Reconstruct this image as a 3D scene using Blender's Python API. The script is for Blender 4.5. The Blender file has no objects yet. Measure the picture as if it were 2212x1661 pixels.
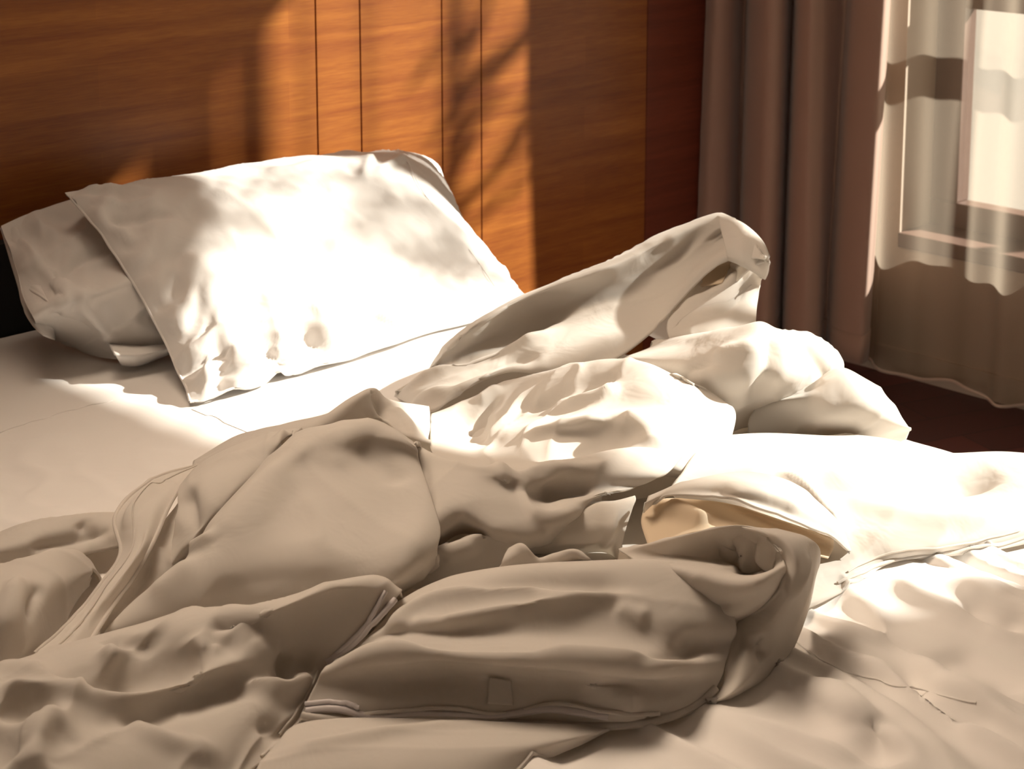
import bpy, math, random
import numpy as np
from mathutils import Vector, noise

# ------------------------------------------------------------------ camera, light, exposure
S = bpy.context.scene
COL = S.collection
F_PX, PPX, PPY = 3865.0, 1106.0, 204.0
PITCH, YAW = math.atan(684 / 3865.0), math.radians(45)
CAM = np.array([0.0, 0.0, 1.55])
cd = bpy.data.cameras.new('camera'); cam = bpy.data.objects.new('camera', cd); COL.objects.link(cam)
cam.location = CAM
FW = np.array([math.sin(YAW) * math.cos(PITCH), math.cos(YAW) * math.cos(PITCH), -math.sin(PITCH)])
RT = np.array([math.cos(YAW), -math.sin(YAW), 0.0]); UP = np.cross(RT, FW)
cam.rotation_euler = Vector(FW).to_track_quat('-Z', 'Y').to_euler()
cd.sensor_width = 36; cd.lens = 36 * F_PX / 2212
cd.shift_x = 0.0; cd.shift_y = -(830.5 - PPY) / 2212
cd.dof.use_dof = True; cd.dof.focus_distance = 2.35; cd.dof.aperture_fstop = 11
cd.clip_end = 100
S.camera = cam
S.view_settings.view_transform = 'Standard'; S.view_settings.look = 'None'
S.view_settings.gamma = 1; S.view_settings.use_curve_mapping = False
S.view_settings.exposure = 0.0

W = bpy.data.worlds.new('world'); S.world = W; W.use_nodes = True
W.node_tree.nodes['Background'].inputs[0].default_value = (1.0, 0.83, 0.64, 1)
W.node_tree.nodes['Background'].inputs[1].default_value = 0.5

SUN_DIR = np.array([-0.86, 0.51, -0.65]); SUN_DIR = SUN_DIR / np.linalg.norm(SUN_DIR)
sd = bpy.data.lights.new('sun', 'SUN'); sd.energy = 23; sd.color = (1.0, 0.965, 0.915); sd.angle = math.radians(1.0)
so = bpy.data.objects.new('sun', sd); COL.objects.link(so)
so.rotation_euler = Vector(SUN_DIR).to_track_quat('-Z', 'Y').to_euler(); so.location = (8, -3, 6)

ad = bpy.data.lights.new('overhead_fill', 'AREA'); ad.shape = 'RECTANGLE'; ad.size = 1.3; ad.size_y = 1.0; ad.spread = math.radians(80)  # unseen fill, added overhead to raise the ambient light on the bed
ad.energy = 15; ad.color = (1.0, 0.78, 0.58)
ao = bpy.data.objects.new('overhead_fill', ad); COL.objects.link(ao); ao.location = (1.4, 2.3, 2.8); ao.rotation_euler = (math.radians(-27), 0, 0)

# ------------------------------------------------------------------ measuring helpers
def ray(u, v): return FW * F_PX + RT * (u - PPX) - UP * (v - PPY)
BED = 0.55
def onz(u, v, z): d = ray(u, v); return CAM + d * (z - CAM[2]) / d[2]
def ony(u, v, y): d = ray(u, v); return CAM + d * (y - CAM[1]) / d[1]
def onx(u, v, x): d = ray(u, v); return CAM + d * (x - CAM[0]) / d[0]
def onh(u, v, h): return onz(u, v, BED + h / 100.0)
AWAY = np.array([0.7071, 0.7071, 0.0])
def proj(P):
    q = P - CAM; w = q @ FW
    return PPX + F_PX * (q @ RT) / w, PPY - F_PX * (q @ UP) / w

def catmull(P, n):
    """resample a polyline smoothly to n points, spaced by chord length"""
    P = np.asarray(P, float)
    k = len(P)
    if k == 2:
        t = np.linspace(0, 1, n)[:, None]; return P[0] * (1 - t) + P[1] * t
    E = np.vstack([2 * P[0] - P[1], P, 2 * P[-1] - P[-2]])
    L = np.concatenate([[0], np.cumsum(np.linalg.norm(np.diff(P, axis=0), axis=1) + 1e-9)])
    s = np.linspace(0, L[-1], n); i = np.clip(np.searchsorted(L, s, side='right') - 1, 0, k - 2)
    t = ((s - L[i]) / (L[i + 1] - L[i]))[:, None]
    a, b, c, d = E[i], E[i + 1], E[i + 2], E[i + 3]
    return 0.5 * (2 * b + (c - a) * t + (2 * a - 5 * b + 4 * c - d) * t * t + (3 * b - 3 * c + d - a) * t ** 3)

def catmull_rows(G, n):
    """interpolate a stack of rows (k, m, 3) to n rows using one shared parameter"""
    k = len(G)
    mean = np.linalg.norm(np.diff(G, axis=0), axis=2).mean(axis=1) + 1e-6
    L = np.concatenate([[0], np.cumsum(mean)])
    E = np.concatenate([[2 * G[0] - G[1]], G, [2 * G[-1] - G[-2]]])
    s = np.linspace(0, L[-1], n); i = np.clip(np.searchsorted(L, s, side='right') - 1, 0, k - 2)
    t = ((s - L[i]) / (L[i + 1] - L[i]))[:, None, None]
    a, b, c, d = E[i], E[i + 1], E[i + 2], E[i + 3]
    return 0.5 * (2 * b + (c - a) * t + (2 * a - 5 * b + 4 * c - d) * t * t + (3 * b - 3 * c + d - a) * t ** 3)

def grid_normals(G):
    du = np.gradient(G, axis=1); dv = np.gradient(G, axis=0)
    N = np.cross(du, dv); N /= (np.linalg.norm(N, axis=2, keepdims=True) + 1e-12)
    return N

def facing(G, N):
    """make the normals of a grid point to the side the camera mostly sees"""
    s = np.sign(((CAM - G) * N).sum(axis=2)); 
    return N if s.sum() >= 0 else -N

def pick(u, v, dep, a, b):
    d = (u - a) ** 2 + (v - b) ** 2; m = d.min(); c = np.where(d < max(49.0, 1.5 * m + 4))[0]
    near = dep[c].min(); c = c[dep[c] < near + 0.03]
    return c[np.argmin(d[c])]
def stroke(G, pts, width, amp, hard=2.0):
    """push a fold (amp>0) or a crease (amp<0) into the cloth along a line"""
    u, v = proj(G.reshape(-1, 3)); flat = G.reshape(-1, 3)
    path = catmull(np.array([(a, b, 0) for a, b in pts], float), max(6, 4 * len(pts)))
    dep = (flat - CAM) @ FW
    W3 = []
    for a, b, _ in path:
        W3.append(flat[pick(u, v, dep, a, b)])
    W3 = np.array(W3)
    for _ in range(6): W3[1:-1] = (W3[:-2] + 2 * W3[1:-1] + W3[2:]) / 4
    W3 = catmull(W3[::2], 48)
    N = facing(G, grid_normals(G)).reshape(-1, 3)
    D = np.full(len(flat), 9.0); T = np.zeros(len(flat))
    for j in range(len(W3) - 1):
        a, b = W3[j], W3[j + 1]; ab = b - a; q = ab @ ab + 1e-12
        t = np.clip(((flat - a) @ ab) / q, 0, 1)
        d = np.linalg.norm(flat - a - t[:, None] * ab, axis=1)
        m = d < D; D[m] = d[m]; T[m] = ((j + t) / (len(W3) - 1))[m]
    fade = np.clip(np.minimum(T, 1 - T) * 5 + 0.15, 0, 1)
    w = np.exp(-(D / width) ** hard) * fade
    return (flat + N * (1.35 * amp * w)[:, None]).reshape(G.shape)

def wrinkle(G, amp, scale, seed=0, ang=0.0, stretch=3.0, ridged=True):
    """fine cloth wrinkles: stretched noise along a direction in plan"""
    N = facing(G, grid_normals(G)); out = G.copy()
    c, s = math.cos(ang), math.sin(ang)
    H, Wd, _ = G.shape
    for i in range(H):
        for j in range(Wd):
            p = G[i, j]; a = p[0] * c + p[1] * s; b = -p[0] * s + p[1] * c
            q = Vector((a * scale / stretch + seed, b * scale, p[2] * scale * 0.7 + seed * 0.37))
            w = Vector((noise.noise(q * 0.6), noise.noise(q * 0.6 + Vector((5, 3, 1))), 0)) * 1.2
            n = noise.noise(q + w)
            if ridged: n = (1 - abs(n) * 2.2) ** 3 - 0.35 if abs(n) < 0.45 else -0.35
            out[i, j] = p + N[i, j] * amp * n
    return out

def low(rows, k=0.78):
    return [[(u, v, h if h < 12 else 12 + (h - 12) * k) for u, v, h in q] for q in rows]
def loft(rows, nu=90, nv=60, back=True, tuck=0.0, strokes=(), wr=None, back_run=0.10, inward=0.0, tl=False, tr=False):
    def pts(r):
        q = [onh(*p) for p in r]; z = np.array([0, 0, 1.0])
        if tl: q = [q[0] + AWAY * .035 - z * .035 + RT * .02, q[0] + AWAY * .012 - z * .008] + q
        if tr: q = q + [q[-1] + AWAY * .012 - z * .008, q[-1] + AWAY * .035 - z * .035 - RT * .02]
        return q
    R = [catmull(pts(r), nu) for r in rows]
    if tuck:
        R = [R[0] + AWAY * tuck * 0.9 - np.array([0, 0, tuck])] + R
    if back:
        c = R[-1]; hh = np.clip(c[:, 2] - BED, 0.004, 1)[:, None]
        run = np.clip(hh * 0.9, 0.02, back_run)
        z = np.array([0, 0, 1.0])
        sh_ = -RT * inward * np.minimum(1, hh / 0.2)
        R.append(c + AWAY * run * 0.45 - z * hh * 0.12 + sh_ * 0.3)
        R.append(c + AWAY * run * 0.95 - z * hh * 0.50 + sh_ * 0.9)
        R.append(c + AWAY * run * 1.15 - z * hh * 0.93 + sh_ * 1.2)
    G = catmull_rows(np.array(R), nv)
    for s in strokes: G = stroke(G, *s)
    if strokes:
        for _ in range(2):
            Q = G.copy(); Q[1:-1, 1:-1] = (2 * G[1:-1, 1:-1] + G[:-2, 1:-1] + G[2:, 1:-1] + G[1:-1, :-2] + G[1:-1, 2:]) / 6; G = Q
    if wr: 
        for w in (wr if isinstance(wr, list) else [wr]): G = wrinkle(G, **w)
    low = np.argwhere(G[:, :, 2] < BED + 0.03)
    for i, j in low:
        G[i, j, 2] = max(G[i, j, 2], BED + worn(G[i, j, 0], G[i, j, 1]) + 0.003)
    return G

def grids_to_mesh(grids, name, closed_u=False):
    V, Fc = [], []
    for G in grids:
        H, Wd, _ = G.shape; o = len(V)
        N = grid_normals(G); flip = ((CAM - G) * N).sum() < 0
        V += [tuple(p) for p in G.reshape(-1, 3)]
        for i in range(H - 1):
            for j in range(Wd - 1):
                q = (o + i * Wd + j, o + i * Wd + j + 1, o + (i + 1) * Wd + j + 1, o + (i + 1) * Wd + j)
                Fc.append(q[::-1] if flip else q)
    me = bpy.data.meshes.new(name); me.from_pydata(V, [], Fc); me.update()
    me.polygons.foreach_set('use_smooth', [True] * len(me.polygons))
    return me

# ------------------------------------------------------------------ object helpers
def tag(o, label=None, cat=None, kind=None, group=None):
    if label: o['label'] = label
    if cat: o['category'] = cat
    if kind: o['kind'] = kind
    if group: o['group'] = group
    return o
def link(name, me, mat, parent=None):
    o = bpy.data.objects.new(name, me); COL.objects.link(o)
    if mat: me.materials.append(mat)
    if parent: o.parent = parent; 
    if parent is not None:
        o.matrix_parent_inverse = parent.matrix_basis.inverted()
    return o
def empty(name, loc):
    o = bpy.data.objects.new(name, None); COL.objects.link(o); o.location = loc; return o
def box_data(bs):
    V, Fc = [], []
    for (x0, y0, z0, x1, y1, z1) in bs:
        o = len(V)
        V += [(x0, y0, z0), (x1, y0, z0), (x1, y1, z0), (x0, y1, z0), (x0, y0, z1), (x1, y0, z1), (x1, y1, z1), (x0, y1, z1)]
        Fc += [tuple(o + k for k in f) for f in ((3, 2, 1, 0), (4, 5, 6, 7), (0, 1, 5, 4), (1, 2, 6, 5), (2, 3, 7, 6), (3, 0, 4, 7))]
    return V, Fc
def boxes(name, bs, mat, parent=None, bevel=0.0):
    me = bpy.data.meshes.new(name); V, Fc = box_data(bs); me.from_pydata(V, [], Fc); me.update()
    o = link(name, me, mat, parent)
    if bevel:
        m = o.modifiers.new('b', 'BEVEL'); m.width = bevel; m.segments = 3
    return o
def cloth_obj(name, grids, mat, parent=None, thick=0.004, offset=-1):
    me = grids_to_mesh(grids, name); o = link(name, me, mat, parent)
    if thick:
        m = o.modifiers.new('s', 'SOLIDIFY'); m.thickness = thick; m.offset = offset
    return o
def tube_grid(P, r, n=60, k=10):
    P = catmull(P, n); T = np.gradient(P, axis=0); T /= np.linalg.norm(T, axis=1, keepdims=True)
    A = np.cross(T, np.array([0, 0, 1.0])); A /= (np.linalg.norm(A, axis=1, keepdims=True) + 1e-9); B = np.cross(T, A)
    th = np.linspace(0, 2 * math.pi, k + 1)
    rr = r if np.isscalar(r) else np.interp(np.linspace(0, 1, n), np.linspace(0, 1, len(r)), r)
    rr = np.broadcast_to(np.asarray(rr, float), (n,))
    return P[:, None, :] + rr[:, None, None] * (np.cos(th)[None, :, None] * A[:, None, :] + np.sin(th)[None, :, None] * B[:, None, :])

# ------------------------------------------------------------------ materials
def mat(name):
    m = bpy.data.materials.new(name); m.use_nodes = True
    nt = m.node_tree; return m, nt, nt.nodes['Principled BSDF']
def cloth_mat(name, col, rough=0.85, weave=0.05, sheen=0.15, soft=0.0, softscale=9.0):
    m, nt, b = mat(name); N, L = nt.nodes, nt.links
    b.inputs['Base Color'].default_value = (*col, 1); b.inputs['Roughness'].default_value = rough
    b.inputs['Sheen Weight'].default_value = sheen; b.inputs['Specular IOR Level'].default_value = 0.25
    tc = N.new('ShaderNodeTexCoord')
    n1 = N.new('ShaderNodeTexNoise'); n1.inputs['Scale'].default_value = 900; L.new(tc.outputs['Object'], n1.inputs['Vector'])
    bp = N.new('ShaderNodeBump'); bp.inputs['Strength'].default_value = weave; bp.inputs['Distance'].default_value = 0.0008
    L.new(n1.outputs['Fac'], bp.inputs['Height'])
    last = bp
    if soft:
        n2 = N.new('ShaderNodeTexNoise'); n2.inputs['Scale'].default_value = softscale; n2.inputs['Detail'].default_value = 3
        n2.inputs['Distortion'].default_value = 0.6
        L.new(tc.outputs['Object'], n2.inputs['Vector'])
        b2 = N.new('ShaderNodeBump'); b2.inputs['Strength'].default_value = 1.0; b2.inputs['Distance'].default_value = soft
        L.new(n2.outputs['Fac'], b2.inputs['Height']); L.new(bp.outputs[0], b2.inputs['Normal']); last = b2
    L.new(last.outputs[0], b.inputs['Normal'])
    return m

def add_glow(m, amt, col):
    nt = m.node_tree; N, L = nt.nodes, nt.links; b = N['Principled BSDF']
    t = N.new('ShaderNodeBsdfTranslucent'); t.inputs[0].default_value = (*col, 1)
    mx = N.new('ShaderNodeMixShader'); mx.inputs[0].default_value = amt
    L.new(b.outputs[0], mx.inputs[1]); L.new(t.outputs[0], mx.inputs[2]); L.new(mx.outputs[0], N['Material Output'].inputs[0])
M_DUVET = cloth_mat('white_cotton_duvet', (0.75, 0.715, 0.67), soft=0.004, softscale=14)
M_SHEET = cloth_mat('white_cotton_sheet', (0.87, 0.84, 0.81), soft=0.003, softscale=8)
M_PILLOW = cloth_mat('white_cotton_pillowcase', (0.82, 0.79, 0.76), soft=0.003, softscale=12)
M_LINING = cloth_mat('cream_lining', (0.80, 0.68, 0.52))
M_TAPE = cloth_mat('greyish_zip_tape', (0.62, 0.58, 0.58))
M_CURTAIN = cloth_mat('taupe_curtain', (0.42, 0.28, 0.215), rough=0.9, weave=0.3, sheen=0.3)
M_BASE = cloth_mat('bed_base_fabric', (0.10, 0.08, 0.07))

add_glow(M_DUVET, 0.30, (0.9, 0.82, 0.72)); add_glow(M_LINING, 0.3, (0.9, 0.75, 0.55))
def wood_mat(name, c1, c2, c3, rough=0.42, axis_scale=(1.6, 1.6, 26), bump=0.03):
    m, nt, b = mat(name); N, L = nt.nodes, nt.links
    tc = N.new('ShaderNodeTexCoord'); mp = N.new('ShaderNodeMapping'); mp.inputs['Scale'].default_value = axis_scale
    L.new(tc.outputs['Object'], mp.inputs['Vector'])
    n1 = N.new('ShaderNodeTexNoise'); n1.inputs['Scale'].default_value = 1.3; n1.inputs['Detail'].default_value = 6; n1.inputs['Distortion'].default_value = 0.7
    L.new(mp.outputs[0], n1.inputs['Vector'])
    mp2 = N.new('ShaderNodeMapping'); mp2.inputs['Scale'].default_value = tuple(s * 7 for s in axis_scale)
    L.new(tc.outputs['Object'], mp2.inputs['Vector'])
    n2 = N.new('ShaderNodeTexNoise'); n2.inputs['Scale'].default_value = 2.2; n2.inputs['Detail'].default_value = 4
    L.new(mp2.outputs[0], n2.inputs['Vector'])
    mx = N.new('ShaderNodeMath'); mx.operation = 'MULTIPLY_ADD'; mx.inputs[1].default_value = 0.35
    L.new(n2.outputs['Fac'], mx.inputs[0])
    ml = N.new('ShaderNodeMath'); ml.operation = 'MULTIPLY'; ml.inputs[1].default_value = 0.65
    L.new(n1.outputs['Fac'], ml.inputs[0]); L.new(ml.outputs[0], mx.inputs[2])
    cr = N.new('ShaderNodeValToRGB'); e = cr.color_ramp.elements
    e[0].position = 0.34; e[0].color = (*c1, 1); e[1].position = 0.66; e[1].color = (*c3, 1)
    k = e.new(0.5); k.color = (*c2, 1)
    L.new(mx.outputs[0], cr.inputs[0])
    sx = N.new('ShaderNodeSeparateXYZ'); cx = N.new('ShaderNodeCombineXYZ'); L.new(tc.outputs['Object'], sx.inputs[0])
    L.new(sx.outputs[0], cx.inputs[0]); L.new(sx.outputs[2], cx.inputs[1])
    bk = N.new('ShaderNodeTexBrick'); bk.inputs['Scale'].default_value = 1; bk.inputs['Brick Width'].default_value = 0.9; bk.inputs['Row Height'].default_value = 0.085
    bk.inputs['Mortar Size'].default_value = 0.0006; bk.inputs['Mortar Smooth'].default_value = 1
    bk.inputs['Color1'].default_value = (1, 1, 1, 1); bk.inputs['Color2'].default_value = (0.84, 0.80, 0.78, 1); bk.inputs['Mortar'].default_value = (1.15, 1.15, 1.1, 1)
    L.new(cx.outputs[0], bk.inputs['Vector'])
    mu = N.new('ShaderNodeMix'); mu.data_type = 'RGBA'; mu.blend_type = 'MULTIPLY'; mu.inputs[0].default_value = 1
    L.new(cr.outputs[0], mu.inputs[6]); L.new(bk.outputs['Color'], mu.inputs[7]); L.new(mu.outputs[2], b.inputs['Base Color'])
    b.inputs['Roughness'].default_value = rough; b.inputs['Specular IOR Level'].default_value = 0.35
    bp = N.new('ShaderNodeBump'); bp.inputs['Strength'].default_value = bump * 10; bp.inputs['Distance'].default_value = 0.0006
    L.new(mx.outputs[0], bp.inputs['Height']); L.new(bp.outputs[0], b.inputs['Normal'])
    return m
M_WOOD = wood_mat('cherry_veneer', (0.25, 0.070, 0.016), (0.325, 0.106, 0.021), (0.41, 0.148, 0.028))
M_WOODD = wood_mat('dark_cherry_and_shade', (0.16, 0.04, 0.022), (0.20, 0.05, 0.026), (0.24, 0.06, 0.03))  # bed legs, and the corner panel with its shade put into the colour

def plain(name, col, rough=0.7):
    m, nt, b = mat(name); b.inputs['Base Color'].default_value = (*col, 1); b.inputs['Roughness'].default_value = rough
    N, L = nt.nodes, nt.links
    n1 = N.new('ShaderNodeTexNoise'); n1.inputs['Scale'].default_value = 60
    bp = N.new('ShaderNodeBump'); bp.inputs['Strength'].default_value = 0.1; bp.inputs['Distance'].default_value = 0.001
    L.new(n1.outputs['Fac'], bp.inputs['Height']); L.new(bp.outputs[0], b.inputs['Normal'])
    return m
M_WALL = plain('cream_plaster', (0.48, 0.39, 0.31))
M_CEIL = plain('white_ceiling', (0.75, 0.70, 0.64))
M_FRAME = plain('brown_window_frame', (0.13, 0.075, 0.055), 0.5)
M_BLACK = plain('black_backing_and_shade', (0.012, 0.014, 0.016), 0.8)  # backing of the wall panels, and the sheet standing in for shade
M_LEAF = plain('green_leaf', (0.10, 0.16, 0.04), 0.6)
M_BARK = plain('bark', (0.16, 0.11, 0.08), 0.9)
M_SEAM = plain('seam_thread', (0.5, 0.44, 0.38), 0.9)

# ------------------------------------------------------------------ room
WY, WX, H = 2.90, 3.92, 2.90
def floor_mat():
    m, nt, b = mat('parquet'); N, L = nt.nodes, nt.links
    tc = N.new('ShaderNodeTexCoord'); mp = N.new('ShaderNodeMapping'); mp.inputs['Rotation'].default_value = (0, 0, math.radians(20))
    L.new(tc.outputs['Object'], mp.inputs['Vector'])
    br = N.new('ShaderNodeTexBrick'); br.inputs['Scale'].default_value = 1.0; br.inputs['Brick Width'].default_value = 0.6
    br.inputs['Row Height'].default_value = 0.12; br.inputs['Mortar Size'].default_value = 0.002
    br.inputs['Color1'].default_value = (0.13, 0.030, 0.026, 1); br.inputs['Color2'].default_value = (0.065, 0.018, 0.018, 1); br.inputs['Mortar'].default_value = (0.02, 0.008, 0.008, 1)
    L.new(mp.outputs[0], br.inputs['Vector']); L.new(br.outputs['Color'], b.inputs['Base Color'])
    b.inputs['Roughness'].default_value = 0.45
    return m
tag(boxes('floor', [(-2.5, -2.5, -0.05, WX + 0.25, WY + 0.1, 0.0)], floor_mat()), 'dark reddish brown parquet floor', kind='structure')
tag(boxes('ceiling', [(-2.5, -2.5, H, WX + 0.25, WY + 0.1, H + 0.1)], M_CEIL), 'plain ceiling', kind='structure')
# headboard wall: a black backing with veneered panels and fine dark gaps between them
wb = tag(boxes('wall_back', [(-2.5, WY + 0.012, 0, WX + 0.25, WY + 0.12, H)], M_BLACK), 'wall clad in reddish cherry wood panels', kind='structure')
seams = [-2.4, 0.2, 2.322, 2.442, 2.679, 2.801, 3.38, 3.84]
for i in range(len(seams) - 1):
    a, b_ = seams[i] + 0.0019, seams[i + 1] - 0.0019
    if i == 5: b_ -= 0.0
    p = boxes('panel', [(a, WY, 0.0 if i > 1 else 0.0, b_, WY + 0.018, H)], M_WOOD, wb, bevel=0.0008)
    if i == 6: p.data.materials.clear(); p.data.materials.append(M_WOODD)  # last panel by the curtain gets less light: shade painted as darker veneer
# window wall with one opening
OY0, OY1, OZ0, OZ1 = -0.36, 2.49, 0.38, 2.57
tag(boxes('wall_right', [(WX, -2.5, 0, WX + 0.20, OY0, H), (WX, OY1, 0, WX + 0.20, WY + 0.1, H), (WX, OY0, 0, WX + 0.20, OY1, OZ0), (WX, OY0, OZ1, WX + 0.20, OY1, H)], M_WALL), 'cream wall around the window', kind='structure')
tag(boxes('wall_front', [(-2.5, -2.6, 0, WX + 0.2, -2.5, H)], M_WALL), 'cream wall opposite the headboard', kind='structure')
tag(boxes('wall_left', [(-2.6, -2.5, 0, -2.5, WY + 0.1, H)], M_WALL), 'cream wall on the far side of the bed', kind='structure')
tag(boxes('shade_panel_1', [(-2.4, WY - 0.03, 0, 1.9, WY - 0.001, 0.72)], M_BLACK), 'added black panel imitating deep shade low behind the head of the bed', kind='structure')  # dark sheet added in place of the shade behind the pillows
win = tag(empty('window_1', (WX + 0.2, 1.1, OZ0)), 'brown framed window behind the sheer curtain', kind='structure')
fx0, fx1 = WX + 0.14, WX + 0.20
fr = [(fx0, OY0, OZ0, fx1, OY1, OZ0 + 0.07), (fx0, OY0, OZ1 - 0.06, fx1, OY1, OZ1), (fx0, OY1 - 0.08, OZ0 + .07, fx1, OY1, OZ1 - .06), (fx0, OY0, OZ0 + .07, fx1, OY0 + 0.07, OZ1 - .06),
      (fx0, OY0 + .07, 0.965, fx1, OY1 - .08, 1.03)]
boxes('window_frame', fr, M_FRAME, win, bevel=0.004)
for (a, b_) in ((1.735, 1.765), (1.60, 1.695), (0.55, 0.59)):
    boxes('mullion', [(fx0, a, OZ0 + .07, fx1, b_, 0.965), (fx0, a, 1.03, fx1, b_, OZ1 - .06)], M_FRAME, win, bevel=0.003)
def glass_mat():
    m, nt, b = mat('window_glass'); N, L = nt.nodes, nt.links
    N.remove(b); tr = N.new('ShaderNodeBsdfTransparent'); tr.inputs[0].default_value = (0.96, 0.96, 0.94, 1)
    gl = N.new('ShaderNodeBsdfGlossy'); gl.inputs['Roughness'].default_value = 0.05
    mx = N.new('ShaderNodeMixShader'); mx.inputs[0].default_value = 0.05
    L.new(tr.outputs[0], mx.inputs[1]); L.new(gl.outputs[0], mx.inputs[2]); L.new(mx.outputs[0], N['Material Output'].inputs[0]); return m
boxes('window_pane', [(fx0 + .028, OY0 + .06, OZ0 + .06, fx0 + .032, OY1 - .07, OZ1 - .05)], glass_mat(), win)
boxes('window_sill', [(WX - 0.01, OY0 - .02, OZ0 - 0.035, WX + 0.14, OY1 + .0, OZ0 + 0.004)], M_FRAME, win, bevel=0.004)
tag(boxes('baseboard_right', [(WX - 0.012, -2.5, 0, WX, WY, 0.07)], M_WALL), 'cream baseboard under the window', kind='structure')
boxes('ground', [(WX + .25, -14, -0.45, 22, 14, -0.4)], plain('pale_paving', (0.24, 0.22, 0.19)))
bpy.data.objects['ground']['kind'] = 'structure'; bpy.data.objects['ground']['label'] = 'pale ground outside the window'

# ------------------------------------------------------------------ curtains
def slant(L):  # the gathered curtain bulges into the room beside the wall
    u0, u1 = L[0][0], L[-1][0]
    return [(u, x - 0.02 + 0.16 * (u - u0) / (u1 - u0)) for u, x in L]
def hanging(top, bot, vt, vb, ztop, zbot, n=260, m=40, ruffle=0.0, seed=1):
    """plan curve measured near the top and near the hem, carried up and down as straight leaning folds"""
    A = np.array([onx(u, vt, x) for u, x in top]); B = np.array([onx(u, vb, x) for u, x in bot])
    A, B = catmull(A, n), catmull(B, n)
    G = []
    for k, z in enumerate(np.linspace(zbot, ztop, m)):
        t = np.clip((z - B[:, 2].mean()) / (A[:, 2].mean() - B[:, 2].mean()), -0.6, 1.6)
        row = B[:, :2] + (A[:, :2] - B[:, :2]) * t
        row[:, 1] = np.minimum(row[:, 1], WY - 0.005)
        G.append(np.column_stack([row, np.full(n, z)]))
    return np.array(G)
tops = [(1500, 3.74), (1517, 3.64), (1545, 3.58), (1580, 3.61), (1600, 3.70), (1612, 3.72), (1622, 3.62), (1655, 3.55), (1692, 3.57), (1705, 3.66), (1713, 3.71), (1722, 3.60), (1750, 3.56), (1776, 3.59), (1786, 3.61), (1805, 3.65), (1827, 3.69), (1842, 3.64), (1870, 3.61), (1905, 3.60), (1921, 3.63), (1924, 3.66)]
bots = [(1470, 3.74), (1482, 3.63), (1520, 3.57), (1565, 3.60), (1585, 3.69), (1594, 3.71), (1603, 3.62), (1640, 3.55), (1673, 3.57), (1686, 3.66), (1692, 3.71), (1700, 3.60), (1735, 3.56), (1766, 3.58), (1775, 3.62), (1780, 3.66), (1790, 3.69), (1802, 3.64), (1835, 3.61), (1868, 3.60), (1883, 3.63), (1886, 3.66)]
cur = empty('curtain', (3.62, 2.75, 0.05)); tag(cur, 'heavy taupe brown curtain gathered in deep folds beside the headboard wall', 'curtain')
G = hanging(slant(tops), slant(bots), 0, 600, 2.8, 0.075)
G = np.array(G)
cloth_obj('curtain_panel', [G], M_CURTAIN, cur, thick=0.006)
Gh = G[:3].copy(); zz = [0.073, 0.115, 0.15]
Gh[0, :, 2], Gh[1, :, 2], Gh[2, :, 2] = zz
cloth_obj('hem', [Gh - np.array([0.0035, 0.0035, 0])], M_CURTAIN, cur, thick=0.005)
def sheer_mat():
    m, nt, b = mat('sheer_voile'); N, L = nt.nodes, nt.links
    N.remove(b)
    df = N.new('ShaderNodeBsdfDiffuse'); df.inputs[0].default_value = (0.36, 0.31, 0.25, 1)
    tl = N.new('ShaderNodeBsdfTranslucent'); tl.inputs[0].default_value = (0.36, 0.30, 0.23, 1)
    m1 = N.new('ShaderNodeMixShader'); m1.inputs[0].default_value = 0.6; L.new(df.outputs[0], m1.inputs[1]); L.new(tl.outputs[0], m1.inputs[2])
    tr = N.new('ShaderNodeBsdfTransparent'); tr.inputs[0].default_value = (1, 0.97, 0.93, 1)
    lw = N.new('ShaderNodeLayerWeight'); lw.inputs['Blend'].default_value = 0.35
    mr = N.new('ShaderNodeMapRange'); mr.inputs['To Min'].default_value = 0.22; mr.inputs['To Max'].default_value = 0.85
    L.new(lw.outputs['Facing'], mr.inputs['Value'])
    m2 = N.new('ShaderNodeMixShader'); L.new(mr.outputs[0], m2.inputs[0]); L.new(tr.outputs[0], m2.inputs[1]); L.new(m1.outputs[0], m2.inputs[2])
    L.new(m2.outputs[0], N['Material Output'].inputs[0]); return m
she = empty('sheer_curtain', (3.84, 1.2, 0.03)); tag(she, 'thin translucent beige sheer curtain hanging in front of the sunny window', 'curtain')
ys = np.linspace(2.56, -0.45, 900)
def sheer_x(y, seed):
    return 3.84 + 0.022 * math.sin(y * 47 + 2.2 * math.sin(y * 5.1 + seed)) * (0.55 + 0.45 * math.sin(y * 9.7 + seed)) + 0.012 * math.sin(y * 19 + seed)
G = []
for z in np.linspace(0.035, 2.8, 36):
    w = 0.6 + 0.4 * (2.5 - z) / 2.5
    G.append([(3.84 + (sheer_x(y, 1.3 + 0.15 * z) - 3.84) * w * 1.2, y, z + (0.010 * math.sin(y * 23) if z < 0.05 else 0)) for y in ys])
G = np.array(G)
cloth_obj('sheer_panel', [G], sheer_mat(), she, thick=0)
hemg = G[:2].copy(); hemg[1, :, 2] = hemg[0, :, 2] + 0.008
cloth_obj('hem', [hemg - np.array([0.002, 0, 0])], cloth_mat('sheer_hem', (0.62, 0.48, 0.38)), she, thick=0.002)

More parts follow.
